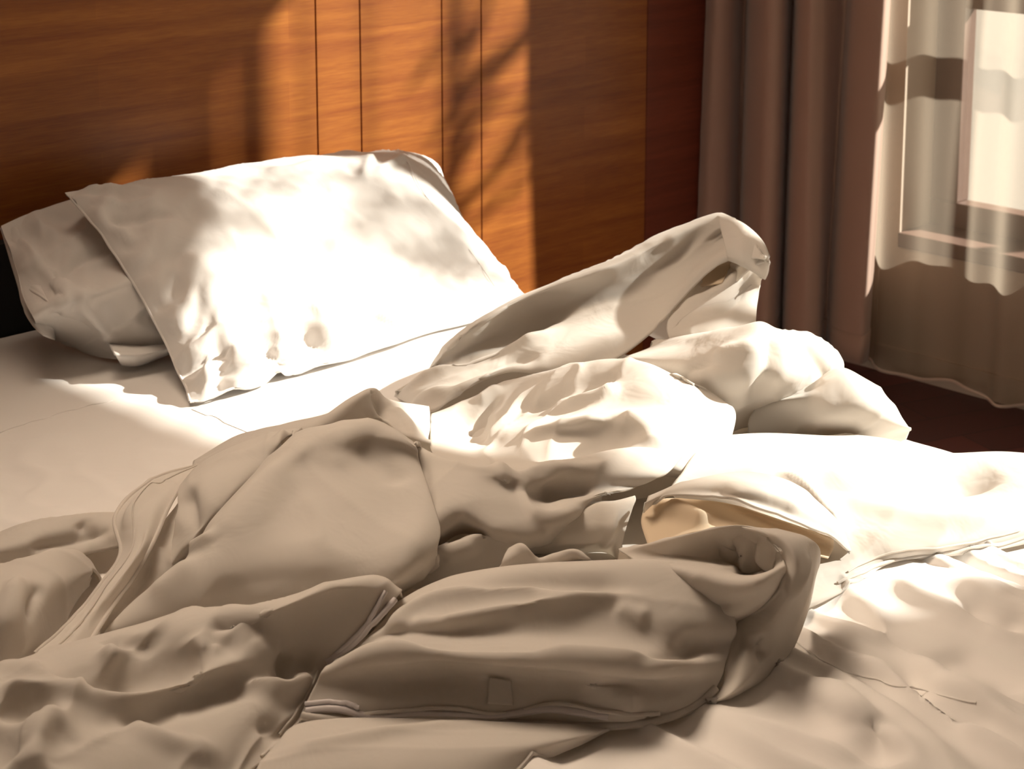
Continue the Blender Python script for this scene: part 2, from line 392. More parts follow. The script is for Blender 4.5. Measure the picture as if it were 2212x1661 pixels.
# ------------------------------------------------------------------ tree outside, whose branches shade the window
tree = empty('tree', (5.4, 1.2, -0.4)); tag(tree, 'slender leafy tree growing outside the window', 'tree')
rnd = random.Random(4)
def back_from_wall(u, v, dist): return ony(u, v, WY) - SUN_DIR * dist
br = []
def branch(pts, d, r): 
    P = [back_from_wall(u, v, d) for u, v in pts]; br.append(tube_grid(P, r, 30, 7)); return catmull(P, 30)
paths = [branch([(985, -260), (985, 0), (978, 150), (985, 300), (965, 420)], 2.7, [0.012, 0.022]),
         branch([(1240, -60), (1160, 60), (1090, 130), (1020, 180), (970, 260)], 2.7, [0.010, 0.02]),
         branch([(1260, 60), (1180, 200), (1120, 300), (1090, 350), (1000, 440)], 2.7, [0.010, 0.016]),
         branch([(1080, -120), (1050, 20), (1000, 100), (985, 160)], 2.7, [0.006, 0.012]),
         branch([(960, 330), (1000, 290), (1040, 220)], 2.7, [0.012, 0.012])]
base = np.array([5.4, 1.2, -0.4])
P0 = paths[0][-1]
br.append(tube_grid([P0, P0 * 0.6 + base * 0.4 + np.array([.15, 0, 0]), base], [0.022, 0.05], 40, 10))
cloth_obj('trunk', br, M_BARK, tree, thick=0)
LV, LF = [], []
def leaf(c, d, size):
    d = np.array(d) / np.linalg.norm(d); s = np.cross(d, np.array([rnd.uniform(-1, 1), rnd.uniform(-1, 1), rnd.uniform(-1, 1)])); s /= np.linalg.norm(s)
    n = np.cross(d, s); o = len(LV)
    for t, w in ((0, 0), (0.3, 0.26), (0.6, 0.24), (1, 0)):
        for sg in ((-1, 0, 1) if w else (0,)):
            LV.append(tuple(c + d * t * size + s * sg * w * size - n * abs(sg) * 0.0 + n * 0.06 * size * (abs(sg))))
    LF.extend([(o, o + 2, o + 1), (o, o + 3, o + 2), (o + 1, o + 2, o + 5, o + 4), (o + 2, o + 3, o + 6, o + 5), (o + 4, o + 5, o + 7), (o + 5, o + 6, o + 7)])
for pth, dens in zip(paths, (20, 18, 18, 6, 6)):
    for _ in range(dens):
        c = pth[rnd.randrange(len(pth))] + np.array([rnd.gauss(0, .02), rnd.gauss(0, .03), rnd.gauss(0, .035)])
        leaf(c, (rnd.uniform(-1, 1), rnd.uniform(-1, 1), rnd.uniform(-1, .4)), rnd.uniform(0.035, 0.06))
# higher and lower sprays of leaves whose dapples fall on the bed
def spray(q, k, sx=.04):
    for _ in range(k): leaf(q + np.array([rnd.gauss(0, sx), rnd.gauss(0, sx * 1.2), rnd.gauss(0, sx * .7)]), (rnd.uniform(-1, 1), rnd.uniform(-1, 1), rnd.uniform(-.6, .2)), rnd.uniform(0.05, 0.085))
for _ in range(46):   # the crown above the window: dense high up, thinning out below
    t = rnd.random() ** 1.6
    spray(np.array([1.10 + 0.75 * t, rnd.uniform(1.0, 2.9), 0.6]) - SUN_DIR * rnd.uniform(5.6, 7.0), 7)
for _ in range(9):     # long drooping twigs, whose shade falls as soft bands across pillow and sheet
    q = np.array([rnd.uniform(1.75, 2.35), rnd.uniform(1.9, 2.75), 0.62]) - SUN_DIR * rnd.uniform(5.4, 6.6)
    for k in range(7): spray(q + np.array([-.86, .51, 0]) * 0.07 * (k - 3), 4, .022)
me = bpy.data.meshes.new('foliage'); me.from_pydata(LV, [], LF); me.update(); link('foliage', me, M_LEAF, tree)

# ------------------------------------------------------------------ bed
BX0, BX1, BY0, BY1 = 0.35, 2.27, 0.55, 2.85
bed = empty('bed', ((BX0 + BX1) / 2, (BY0 + BY1) / 2, 0)); tag(bed, 'wide low bed with a thick mattress against the wooden wall', 'bed')
boxes('bed_base', [(BX0 + .03, BY0 + .03, 0.08, BX1 - .03, BY1 - .02, 0.27)], M_BASE, bed, bevel=0.01)
boxes('mattress', [(BX0, BY0, 0.27, BX1, BY1, BED - 0.035)], M_SHEET, bed, bevel=0.03)
for x in (BX0 + .15, BX1 - .15):
    for y in (BY0 + .15, BY1 - .15): boxes('leg', [(x - .03, y - .03, 0, x + .03, y + .03, 0.08)], M_WOODD, bed)
# fitted sheet: top surface with soft and sharp wrinkles, wrapped over the sides
nx, ny = 330, 400
xs = np.linspace(BX0 - 0.006, BX1 + 0.006, nx); yy = np.linspace(BY0 - 0.006, BY1 + 0.006, ny)
G = np.zeros((ny, nx, 3)); G[:, :, 0] = xs[None, :]; G[:, :, 1] = yy[:, None]; G[:, :, 2] = BED
def worn(x, y):
    h = 0.0
    w = max(0.0, min(1.0, (1.38 - y) / 0.42))                     # the foot half is rumpled
    if w > 0:
        a = x * 0.12 + y * 0.99; b = -x * 0.99 + y * 0.12        # along / across the wrinkles
        q = Vector((a * 3.1, b * 10.5, 0.3)); q += Vector((noise.noise(q * .5) * 1.3, noise.noise(q * .5 + Vector((9, 2, 4))) * 1.3, 0))
        n = noise.noise(q); h += w * 0.032 * max(0, 1 - abs(n) * 2.4) ** 2
        q3 = Vector((a * 6, b * 19, 7.3)); q3 += Vector((noise.noise(q3 * .4), noise.noise(q3 * .4 + Vector((2, 7, 4))), 0))
        h += w * 0.009 * max(0, 1 - abs(noise.noise(q3)) * 2.6) ** 2 * max(0, min(1, 0.5 + 2 * noise.noise(Vector((x * 2.5, y * 2.5, 9)))))
        q2 = Vector((x * 11, y * 11, 3.3)); h += w * 0.005 * noise.noise(q2)
        h += w * 0.006 * noise.noise(Vector((x * 4, y * 4, 8.1)))
    l = max(0.0, min(1.0, (1.55 - x) / 0.3)) * max(0.0, min(1.0, (2.45 - y) / 0.1)) * (1 - w)
    if l > 0:
        q = Vector((x * 9, y * 9, 5.5)); h += l * 0.007 * max(0, 1 - abs(noise.noise(q)) * 3) ** 2 + l * 0.004 * noise.noise(q * 2.3)
    h += 0.0015 * noise.noise(Vector((x * 6, y * 16, 1.0)))
    return h
for i in range(ny):
    for j in range(nx): G[i, j, 2] += worn(G[i, j, 0], G[i, j, 1])
for st_ in [([(1925, 1250), (2000, 1300), (2120, 1350), (2230, 1395)], .016, .008), ([(1890, 1330), (1950, 1385), (2010, 1425), (2100, 1440)], .014, -.008), ([(1960, 1440), (2005, 1490), (2065, 1530), (2140, 1552)], .013, -.010),
            ([(1940, 1400), (2010, 1455), (2090, 1500), (2180, 1530)], .014, .008), ([(2050, 1395), (2130, 1450), (2230, 1500)], .020, -.006), ([(1870, 1540), (1890, 1600), (1905, 1670)], .022, -.010), ([(1800, 1480), (1850, 1560), (1870, 1650)], .025, .008),
            ([(1700, 1450), (1800, 1500), (1900, 1560), (2020, 1650)], .012, .005), ([(2000, 1200), (2100, 1250), (2230, 1290)], .016, .006), ([(1800, 1350), (1880, 1400), (1930, 1470)], .016, .005), ([(2080, 1300), (2160, 1340), (2230, 1360)], .012, -.007)]:
    G = stroke(G, st_[0], st_[1], st_[2] * 1.5)
for _ in range(2):
    Q = G.copy(); Q[1:-1, 1:-1] = (2 * G[1:-1, 1:-1] + G[:-2, 1:-1] + G[2:, 1:-1] + G[1:-1, :-2] + G[1:-1, 2:]) / 6; G = Q
SHEET = G
sh = empty('fitted_sheet', ((BX0 + BX1) / 2, (BY0 + BY1) / 2, BED - .3)); tag(sh, 'white fitted sheet wrapped over the mattress, rumpled towards the foot', 'sheet')
def side(edge, dx, dy):
    rows = []
    for t in np.linspace(0, 1, 24):
        r = edge.copy(); r[:, 2] -= 0.27 * t; out = 0.012 * min(1, t * 8)
        r[:, 0] += dx * out; r[:, 1] += dy * out
        r[:, 0] += dx * 0.004 * np.sin(np.arange(len(r)) * 0.21 + t * 3); r[:, 1] += dy * 0.004 * np.sin(np.arange(len(r)) * 0.23 + t * 3)
        rows.append(r)
    return np.array(rows)
cloth_obj('sheet_top', [G, side(G[:, -1], 1, 0), side(G[:, 0], -1, 0), side(G[0, :], 0, -1), side(G[-1, :], 0, 1)], M_SHEET, sh, thick=0)
# a stitched seam that runs across the sheet below the pillows
def sheet_z(x, y): return BED + worn(x, y)
def lay(G, pts, r, lift=0.0015, name='piping', matl=None, k=110):
    """a cord lying on the surface of a cloth grid along a line"""
    u, v = proj(G.reshape(-1, 3)); flat = G.reshape(-1, 3); N = facing(G, grid_normals(G)).reshape(-1, 3)
    path = catmull(np.array([(a, b, 0) for a, b in pts], float), 40); Q = []; dep = (flat - CAM) @ FW
    for a, b, _ in path:
        i = pick(u, v, dep, a, b); Q.append(flat[i] + N[i] * lift)
    Q = np.array(Q)
    for _ in range(2): Q[1:-1] = (Q[:-2] + 2 * Q[1:-1] + Q[2:]) / 4
    return tube_grid(Q[::2], r, k, 8)
cloth_obj('seam', [lay(SHEET, [(-60, 958), (60, 915), (150, 887), (253, 864)], .0011, .0004), lay(SHEET, [(415, 885), (470, 905), (520, 930), (560, 945)], .0008, .0003)], M_SHEET, sh, thick=0)
cloth_obj('seam', [lay(SHEET, [(1720, 1388), (1790, 1430), (1870, 1465), (1960, 1482), (2060, 1505), (2120, 1530)], .0011, .0006)], M_SHEET, sh, thick=0)

# ------------------------------------------------------------------ pillows
def coons(bottom, top, left, right, n=130, m=100):
    """four border curves -> a surface; the curves meet at the corners"""
    b, t = catmull(bottom, n), catmull(top, n); l, r = catmull(left, m), catmull(right, m)
    u = np.linspace(0, 1, n)[None, :, None]; v = np.linspace(0, 1, m)[:, None, None]
    S1 = (1 - v) * b[None] + v * t[None]; S2 = (1 - u) * l[:, None] + u * r[:, None]
    S3 = (1 - u) * (1 - v) * b[0] + u * (1 - v) * b[-1] + (1 - u) * v * t[0] + u * v * t[-1]
    return S1 + S2 - S3
def pillow_grids(bottom, top, left, right, thick, strokes=(), wr=None, flat_back=0.2, gather=2.3):
    G = coons(bottom, top, left, right); N = facing(G, grid_normals(G)); Nm = N.mean(axis=(0, 1)); Nm /= np.linalg.norm(Nm)
    m, n, _ = G.shape
    u = np.linspace(-1, 1, n)[None, :]; v = np.linspace(-1, 1, m)[:, None]
    pu = (1 - np.abs(u) ** 2.6) ** 0.62; pv = (1 - np.abs(v) ** 2.4) ** 0.62
    b = (pu * pv)[:, :, None]
    front = G + Nm * thick * b; backg = G - Nm * thick * flat_back * b; backg[:, :, 2] = np.maximum(backg[:, :, 2], BED + 0.008)
    for s in strokes: front = stroke(front, *s)
    Wm, Hm = np.linalg.norm(bottom[-1] - bottom[0]), np.linalg.norm(top[0] - bottom[0])
    for i in range(m):
        for j in range(n):
            a, b_ = j / (n - 1) * Wm, i / (m - 1) * Hm; d = 0.0
            for e, al, k, amp in ((a, b_, 1.0, .0105), (b_, a, 5.0, .010), (Hm - b_, a, 9.0, .006), (Wm - a, b_, 13.0, .004)):
                if 0 < e < 0.3:
                    q = Vector((al * 24 + 1.2 * math.sin(e * 30 + k), e * 4.5, k)); d += gather * amp * noise.noise(q) * math.exp(-e / 0.085) * min(1, e / 0.012)
            front[i, j] += Nm * d
    if wr:
        for w in wr:
            d = wrinkle(front, **w) - front
            edge = np.clip(np.minimum(1 - np.abs(u), 1 - np.abs(v)) * 30, 0, 1)[:, :, None]; front = front + d * edge
    return front, backg

zb = BED + 0.008
def z_(u, v, z): return onz(u, v, z)
fp = empty('pillow', (2.0, 2.55, BED)); tag(fp, 'large white pillow in front, propped against the wall and lit by the sun', 'pillow', group='pillows at the head of the bed')
bott = [z_(410, 868, zb), z_(440, 866, zb), z_(480, 846, zb + .006), z_(520, 836, zb + .010), z_(550, 834, zb), z_(580, 820, zb + .004), z_(602, 801, zb + .014), z_(620, 812, zb), z_(655, 802, zb), z_(700, 784, zb + .008), z_(740, 780, zb), z_(785, 764, zb + .006), z_(850, 742, zb + .004), z_(930, 716, zb), z_(1010, 697, zb), z_(1085, 672, zb), z_(1137, 644, zb + .004)]
topp = [ony(140, 416, 2.74), ony(180, 410, 2.75), ony(270, 400, 2.76), ony(370, 392, 2.77), ony(470, 378, 2.78), ony(560, 364, 2.78), ony(640, 352, 2.78), ony(700, 345, 2.78), ony(730, 340, 2.78), ony(760, 344, 2.78), ony(800, 334, 2.78), ony(860, 333, 2.78), ony(905, 338, 2.78), ony(940, 352, 2.77)]
lef = [bott[0], ony(385, 800, 2.40), ony(360, 745, 2.46), ony(310, 650, 2.53), ony(255, 560, 2.60), ony(200, 480, 2.67), topp[0]]
rig = [bott[-1], ony(1100, 605, 2.47), ony(1050, 550, 2.53), ony(1003, 490, 2.60), ony(975, 420, 2.68), ony(955, 380, 2.73), topp[-1]]
st = [([(500, 700), (430, 750), (380, 790)], .016, .010), ([(520, 740), (450, 780), (395, 810)], .010, -.008), ([(560, 770), (480, 800), (410, 835)], .010, .008), ([(500, 600), (400, 660), (330, 690)], .018, .006),
      ([(440, 520), (350, 560), (285, 600)], .018, -.006), ([(380, 460), (300, 470), (220, 480)], .012, -.007), ([(330, 430), (250, 440), (175, 430)], .010, .006), ([(300, 520), (240, 490), (190, 450)], .010, .008),
      ([(700, 790), (720, 740), (705, 690), (680, 640)], .016, .005), ([(660, 790), (660, 730), (630, 680)], .018, -.005), ([(560, 825), (540, 780), (480, 740)], .012, .010), ([(620, 800), (590, 770), (560, 760)], .012, -.010),
      ([(470, 850), (480, 800), (500, 770)], .009, -.008), ([(440, 855), (450, 800), (455, 740)], .008, .008), ([(800, 760), (810, 700), (800, 640)], .02, -.006), ([(860, 735), (850, 680), (830, 630)], .016, .005),
      ([(800, 340), (790, 365), (770, 390)], .012, .008), ([(740, 345), (760, 370), (800, 385)], .014, -.005), ([(870, 340), (840, 360), (800, 372)], .010, .008), ([(700, 350), (640, 365), (560, 372)], .012, .006)]
fr_, bk_ = pillow_grids(bott, topp, lef, rig, 0.095, st, [dict(amp=.0035, scale=9, seed=3, ang=2.2, stretch=3), dict(amp=.0012, scale=26, seed=7, ang=1.9, stretch=4)])
cloth_obj('pillowcase', [fr_, bk_], M_PILLOW, fp, thick=0)
edge = np.vstack([fr_[0], fr_[1:, -1], fr_[-1, ::-1][1:], fr_[::-1, 0][1:]])
cloth_obj('edge_seam', [tube_grid(edge[::6], 0.0022, 220, 6)], M_PILLOW, fp, thick=0)
# stitched fold of the pillowcase mouth near the right end
q = [fr_[12, 112], fr_[35, 108], fr_[60, 106], fr_[80, 107], fr_[92, 109]]
cloth_obj('mouth_seam', [tube_grid(np.array([p + np.array([-.001, -.001, .0005]) for p in q]), 0.0009, 60, 6)], M_PILLOW, fp, thick=0)

rp = empty('pillow', (1.62, 2.7, BED)); tag(rp, 'shaded white pillow with a loose wavy edge, half hidden behind the big pillow', 'pillow', group='pillows at the head of the bed')
bott = [z_(95, 722, zb + .005), z_(160, 752, zb), z_(240, 775, zb), z_(330, 772, zb), z_(420, 755, zb), z_(520, 730, zb), z_(620, 705, zb)]
topp = [ony(2, 488, 2.79), ony(50, 466, 2.80), ony(100, 448, 2.81), ony(150, 432, 2.82), ony(220, 410, 2.82), ony(330, 397, 2.82), ony(480, 392, 2.82)]
lef = [bott[0], ony(75, 690, 2.60), ony(50, 640, 2.66), ony(38, 590, 2.70), ony(20, 540, 2.75), topp[0]]
rig = [bott[-1], ony(600, 600, 2.62), ony(540, 480, 2.74), topp[-1]]
st = [([(30, 478), (60, 540), (110, 600), (200, 680), (250, 765)], .012, 0.0077), ([(60, 480), (90, 540), (130, 590)], .012, -0.0077), ([(120, 600), (170, 640), (220, 700), (262, 770)], .012, 0.0066), ([(90, 640), (130, 690), (200, 740)], .014, -0.0055),
      ([(120, 605), (180, 560), (250, 520)], .014, -0.0066), ([(110, 610), (150, 640), (90, 660)], .010, 0.0055), ([(100, 450), (150, 500), (120, 560)], .02, -0.0044)]
fr_, bk_ = pillow_grids(bott, topp, lef, rig, 0.036, st, [dict(amp=.006, scale=8, seed=11, ang=0.9, stretch=2)])
cloth_obj('pillowcase', [fr_, bk_], M_PILLOW, rp, thick=0)
# flange: the loose mouth of the case at the left end and the flap hanging below
L0 = fr_[:, 1]; out = []
ctrl = [(95, 722, 2.57), (72, 700, 2.60), (48, 660, 2.66), (38, 620, 2.69), (20, 560, 2.74), (0, 492, 2.79)]
outer = catmull([ony(u, v, y + 0.010) for u, v, y in ctrl], len(L0))
inn = fr_[:, 9]
Gf = np.array([outer * (1 - t) + inn * t + np.array([0, -0.012 * math.sin(math.pi * t), 0.0]) for t in np.linspace(0, 1, 14)])
cloth_obj('flange', [Gf], M_PILLOW, rp, thick=0.003)
Gd = catmull_rows(np.array([catmull([z_(262, 790, zb), z_(285, 792, zb), z_(310, 788, zb), z_(362, 768, zb)], 40),
                            catmull([ony(248, 765, 2.51), ony(275, 765, 2.505), ony(310, 762, 2.50), ony(366, 752, 2.49)], 40),
                            catmull([ony(232, 735, 2.60), ony(262, 735, 2.60), ony(305, 735, 2.60), ony(360, 730, 2.60)], 40)]), 30)
cloth_obj('flange', [Gd], M_PILLOW, rp, thick=0.003)

# ------------------------------------------------------------------ duvet
dv = empty('duvet', (1.55, 1.7, BED)); tag(dv, 'crumpled white duvet thrown back in heaps across the bed', 'duvet')
P = []
# underlay of the heap
P.append(loft([[(300, 1350, 2), (800, 1350, 2), (1300, 1300, 2), (1700, 1230, 2)], [(360, 1180, 2), (900, 1100, 3), (1400, 1050, 3), (1780, 1050, 2)], [(450, 1010, 2), (900, 930, 3), (1400, 850, 4), (1800, 900, 3)]], 60, 40))
# raised back flap
P.append(loft([
 [(850, 856, 1), (925, 888, 3), (1000, 850, 5), (1100, 812, 7), (1230, 805, 8), (1320, 778, 10), (1400, 720, 13.5), (1455, 665, 16), (1500, 615, 19), (1560, 568, 22), (1600, 560, 23)],
 [(853, 850, 1.5), (930, 840, 5), (1010, 815, 7), (1100, 790, 8), (1220, 770, 10), (1310, 735, 12), (1390, 690, 14), (1450, 640, 17), (1495, 595, 20), (1555, 550, 23), (1610, 545, 24.5)],
 [(856, 848, 2), (935, 806, 5), (1010, 780, 7.5), (1095, 752, 9.5), (1200, 710, 12), (1300, 672, 14), (1380, 640, 15.5), (1450, 600, 18), (1500, 565, 20.5), (1560, 520, 23.5), (1620, 525, 25.5)],
 [(858, 847, 1), (930, 802, 3), (985, 765, 7), (1080, 715, 10), (1180, 665, 13), (1290, 630, 16), (1380, 595, 18), (1450, 560, 20), (1510, 530, 22.5), (1570, 500, 25), (1635, 545, 25)],
 [(860, 846, 1), (925, 803, 3), (975, 745, 9), (1045, 693, 13), (1140, 640, 16), (1290, 585, 20), (1380, 545, 22), (1440, 512, 24), (1550, 467, 27), (1600, 483, 27), (1655, 560, 25.5)]],
 150, 90, back_run=0.2, inward=0.07,
 strokes=[([(870, 846), (960, 800), (1095, 752), (1230, 705)], .012, .012), ([(950, 795), (1060, 740), (1180, 680), (1260, 640)], .03, -.018), ([(900, 868), (1000, 835), (1100, 802), (1180, 800)], .010, .010), ([(950, 840), (1050, 790), (1200, 760)], .012, -.008),
          ([(1440, 512), (1420, 540), (1380, 560)], .012, -.006)],
 wr=[dict(amp=.003, scale=14, seed=2, ang=-.6, stretch=4)]))
# hood and bag shaped folds under the peak
BAG = loft(low([
 [(1448, 742, 12), (1500, 745, 13), (1560, 735, 14), (1610, 715, 15), (1632, 700, 15)],
 [(1441, 705, 15), (1500, 700, 17), (1560, 690, 18), (1610, 665, 18), (1634, 650, 18)],
 [(1460, 660, 18), (1510, 640, 20), (1560, 625, 22), (1610, 618, 23), (1640, 618, 22)],
 [(1500, 618, 21), (1530, 600, 23), (1570, 585, 25), (1610, 572, 27), (1648, 598, 26)]], .6),
 80, 60, tuck=.03, strokes=[([(1460, 660), (1520, 650), (1580, 620), (1600, 580)], .008, .010), ([(1450, 700), (1530, 690), (1600, 650), (1640, 610)], .008, -.008)], wr=dict(amp=.003, scale=16, seed=5, ang=.5))
P.append(BAG)
P.append(loft(low([
 [(1575, 562, 27), (1600, 572, 27), (1630, 590, 26), (1655, 602, 25)],
 [(1570, 540, 29), (1605, 545, 30), (1640, 560, 29), (1660, 590, 27)],
 [(1560, 500, 31), (1600, 500, 33), (1640, 530, 32), (1662, 575, 29)],
 [(1550, 468, 33), (1595, 481, 33.5), (1640, 520, 32), (1661, 565, 30)]], .71), 50, 40, back_run=.12, inward=0.09))
# right hand lobes
P.append(loft([
 [(1330, 800, 8), (1420, 840, 8), (1540, 900, 8), (1620, 885, 8), (1700, 878, 8), (1770, 850, 8), (1815, 805, 8)],
 [(1350, 775, 12), (1440, 790, 14), (1550, 815, 15), (1640, 820, 15), (1710, 820, 14), (1775, 800, 12), (1820, 795, 9)],
 [(1400, 755, 12), (1470, 745, 15), (1560, 750, 18), (1650, 750, 19), (1720, 760, 17), (1780, 765, 14), (1818, 780, 10)],
 [(1410, 745, 12), (1480, 728, 15), (1580, 712, 19), (1655, 698, 21), (1690, 720, 19), (1750, 727, 17), (1805, 758, 12)]],
 110, 70, tuck=.04,
 strokes=[([(1665, 702), (1670, 760), (1650, 820), (1620, 880)], .014, -.014), ([(1540, 780), (1590, 760), (1650, 745)], .012, .010), ([(1480, 800), (1540, 785), (1560, 760)], .010, -.010), ([(1730, 740), (1780, 800), (1790, 830)], .012, -.008), ([(1700, 870), (1760, 850), (1800, 815)], .012, -.01)],
 wr=[dict(amp=.005, scale=11, seed=8, ang=.3, stretch=2.5)]))
P.append(loft([
 [(1615, 930, 5), (1700, 950, 4), (1800, 950, 4), (1900, 945, 3), (1965, 935, 2)],
 [(1620, 900, 7), (1700, 900, 8), (1800, 900, 9), (1890, 905, 8), (1968, 928, 4)],
 [(1640, 870, 9), (1720, 860, 11), (1800, 850, 12), (1880, 865, 11), (1950, 900, 6)],
 [(1660, 860, 9), (1740, 845, 11), (1815, 803, 14), (1880, 825, 12), (1935, 873, 7)]], 90, 50, tuck=.02, wr=[dict(amp=.004, scale=11, seed=12, ang=1.2, stretch=2.5)]))
# tail spread over the right edge
TAIL = loft([
 [(1700, 1330, 2), (1800, 1285, 1), (1860, 1255, 1), (1925, 1218, 1), (2060, 1200, 1), (2150, 1188, 1), (2300, 1150, 1)],
 [(1500, 1120, 6), (1700, 1150, 4), (1850, 1170, 3), (1950, 1180, 3), (2080, 1165, 3), (2200, 1140, 2.5), (2320, 1100, 2)],
 [(1450, 1060, 9), (1640, 1060, 8), (1800, 1080, 6), (1900, 1090, 5), (2050, 1110, 4), (2200, 1090, 3), (2340, 1050, 2)],
 [(1480, 1010, 10), (1640, 1000, 9), (1800, 1020, 7), (1950, 1040, 5), (2080, 1040, 4), (2200, 1030, 4), (2350, 1010, 3)],
 [(1520, 950, 11), (1650, 940, 9), (1780, 945, 7), (1900, 950, 5), (2030, 980, 4), (2180, 978, 4.5), (2350, 995, 3)]],
 150, 90,
 strokes=[([(1700, 1000), (1800, 1030), (1900, 1045), (2050, 1040), (2190, 1010)], .03, -.026), ([(1680, 1020), (1740, 1060), (1790, 1120), (1830, 1160)], .010, .012), ([(1780, 1060), (1900, 1100), (2050, 1125), (2212, 1110)], .02, .008)],
 wr=[dict(amp=.004, scale=11, seed=21, ang=-.3, stretch=3)])
P.append(TAIL)
# centre of the heap
P.append(loft([
 [(940, 985, 9), (1050, 1010, 10), (1150, 1015, 11), (1250, 1000, 11), (1350, 990, 11), (1450, 1010, 10), (1560, 1040, 8)],
 [(930, 965, 8), (1040, 975, 8), (1130, 960, 10), (1240, 945, 11), (1350, 945, 12), (1460, 950, 12), (1580, 950, 10)],
 [(930, 945, 7), (1040, 960, 6), (1100, 930, 9), (1220, 912, 12), (1345, 893, 14), (1460, 890, 14), (1590, 890, 11)],
 [(930, 915, 6), (1020, 920, 4), (1100, 900, 7), (1230, 885, 11), (1340, 870, 13), (1450, 850, 14.5), (1560, 860, 12)],
 [(930, 895, 6), (1010, 870, 6), (1100, 828, 8), (1200, 803, 12), (1310, 780, 15), (1400, 785, 16), (1480, 820, 15)]],
 150, 100, tuck=.02,
 strokes=[([(1050, 960), (1100, 905), (1130, 860), (1180, 820)], .008, .012), ([(1020, 940), (1050, 890), (1080, 850)], .008, -.012), ([(1130, 945), (1210, 925), (1330, 900)], .010, .010), ([(1140, 990), (1230, 968), (1320, 948), (1390, 938)], .024, -.014),
          ([(1140, 880), (1200, 860), (1240, 820)], .012, -.012), ([(1220, 870), (1290, 860), (1350, 830)], .012, .012), ([(1230, 840), (1290, 825), (1350, 800)], .012, -.010), ([(1340, 895), (1400, 930), (1420, 985)], .02, .010), ([(1030, 870), (1060, 850), (1090, 835)], .008, .010)],
 wr=[dict(amp=.004, scale=13, seed=31, ang=.6, stretch=2.5)]))
# ridge behind the mound
P.append(loft([
 [(400, 1040, 5), (520, 990, 7), (620, 960, 8), (720, 930, 9), (810, 905, 10), (870, 940, 9), (930, 960, 8)],
 [(415, 1020, 5), (520, 965, 8), (620, 935, 9), (700, 915, 10), (780, 880, 12), (840, 895, 10), (930, 930, 7)],
 [(420, 1002, 4), (520, 945, 7), (610, 922, 8), (700, 902, 10), (795, 845, 14), (835, 870, 11), (925, 888, 7)]],
 110, 50, strokes=[([(805, 845), (820, 880), (830, 915)], .007, .010), ([(840, 880), (880, 920), (900, 950)], .008, -.010), ([(900, 900), (925, 930), (930, 955)], .006, .010)], wr=[dict(amp=.003, scale=12, seed=41, ang=.2)]))
# the big mound: a smaller fold behind its left flank, then the mound itself
P.append(loft([
 [(345, 1262, 2), (385, 1225, 3), (420, 1215, 4), (460, 1190, 5)], [(372, 1170, 6), (405, 1165, 7.5), (445, 1150, 8), (500, 1100, 8)],
 [(385, 1110, 8.5), (425, 1095, 10.5), (490, 1075, 11), (560, 1030, 11)], [(388, 1065, 9.5), (440, 1030, 12), (520, 1005, 12.5), (600, 970, 12.5)],
 [(392, 1045, 8), (440, 1000, 10), (520, 960, 12), (600, 935, 13), (645, 928, 13)]], 90, 60, tl=True,
 strokes=[([(400, 1060), (415, 1120), (425, 1180)], .014, -.010), ([(470, 1000), (540, 975), (610, 955)], .012, .005), ([(620, 935), (600, 950), (585, 985)], .008, .009)], wr=[dict(amp=.003, scale=10, seed=50, ang=.8, stretch=3)]))
P.append(loft([
 [(230, 1370, 2), (330, 1350, 3), (450, 1320, 4), (570, 1300, 5), (700, 1290, 6), (800, 1270, 7), (880, 1245, 8), (940, 1190, 9)],
 [(300, 1290, 5), (385, 1260, 7), (480, 1240, 8), (590, 1220, 9), (700, 1210, 10), (800, 1200, 10), (890, 1170, 11), (947, 1140, 10.5)],
 [(405, 1208, 8), (470, 1170, 10), (540, 1145, 11), (620, 1120, 11.5), (720, 1110, 12), (810, 1100, 12), (890, 1080, 12), (925, 1060, 12)],
 [(470, 1110, 11), (515, 1085, 12.5), (570, 1055, 13.3), (645, 1020, 14), (730, 1000, 14.5), (800, 990, 14.5), (870, 990, 14), (905, 1000, 13)],
 [(560, 1010, 13), (600, 985, 15), (650, 965, 16), (700, 950, 16.5), (760, 940, 17), (810, 935, 17), (865, 950, 16), (900, 972, 14.5)],
 [(630, 940, 14), (662, 927, 16), (715, 918, 17.2), (765, 909, 17.6), (810, 910, 17.3), (840, 922, 16.6), (865, 937, 16), (895, 960, 15)]],
 150, 100, tuck=.03, tl=True, tr=True,
 strokes=[([(640, 1000), (560, 1070), (500, 1130), (440, 1185)], .03, .007), ([(410, 1190), (430, 1180), (470, 1150)], .010, .010), ([(770, 930), (800, 980), (850, 1020), (880, 1050)], .022, -.010),
          ([(720, 925), (740, 970), (720, 1020)], .02, .005), ([(330, 1290), (380, 1240), (430, 1205)], .016, .008), ([(430, 1290), (560, 1255), (680, 1250), (770, 1262)], .03, -.010), ([(650, 1060), (690, 1120), (700, 1200)], .01, .003)],
 wr=[dict(amp=.003, scale=8, seed=51, ang=1.2, stretch=3)]))
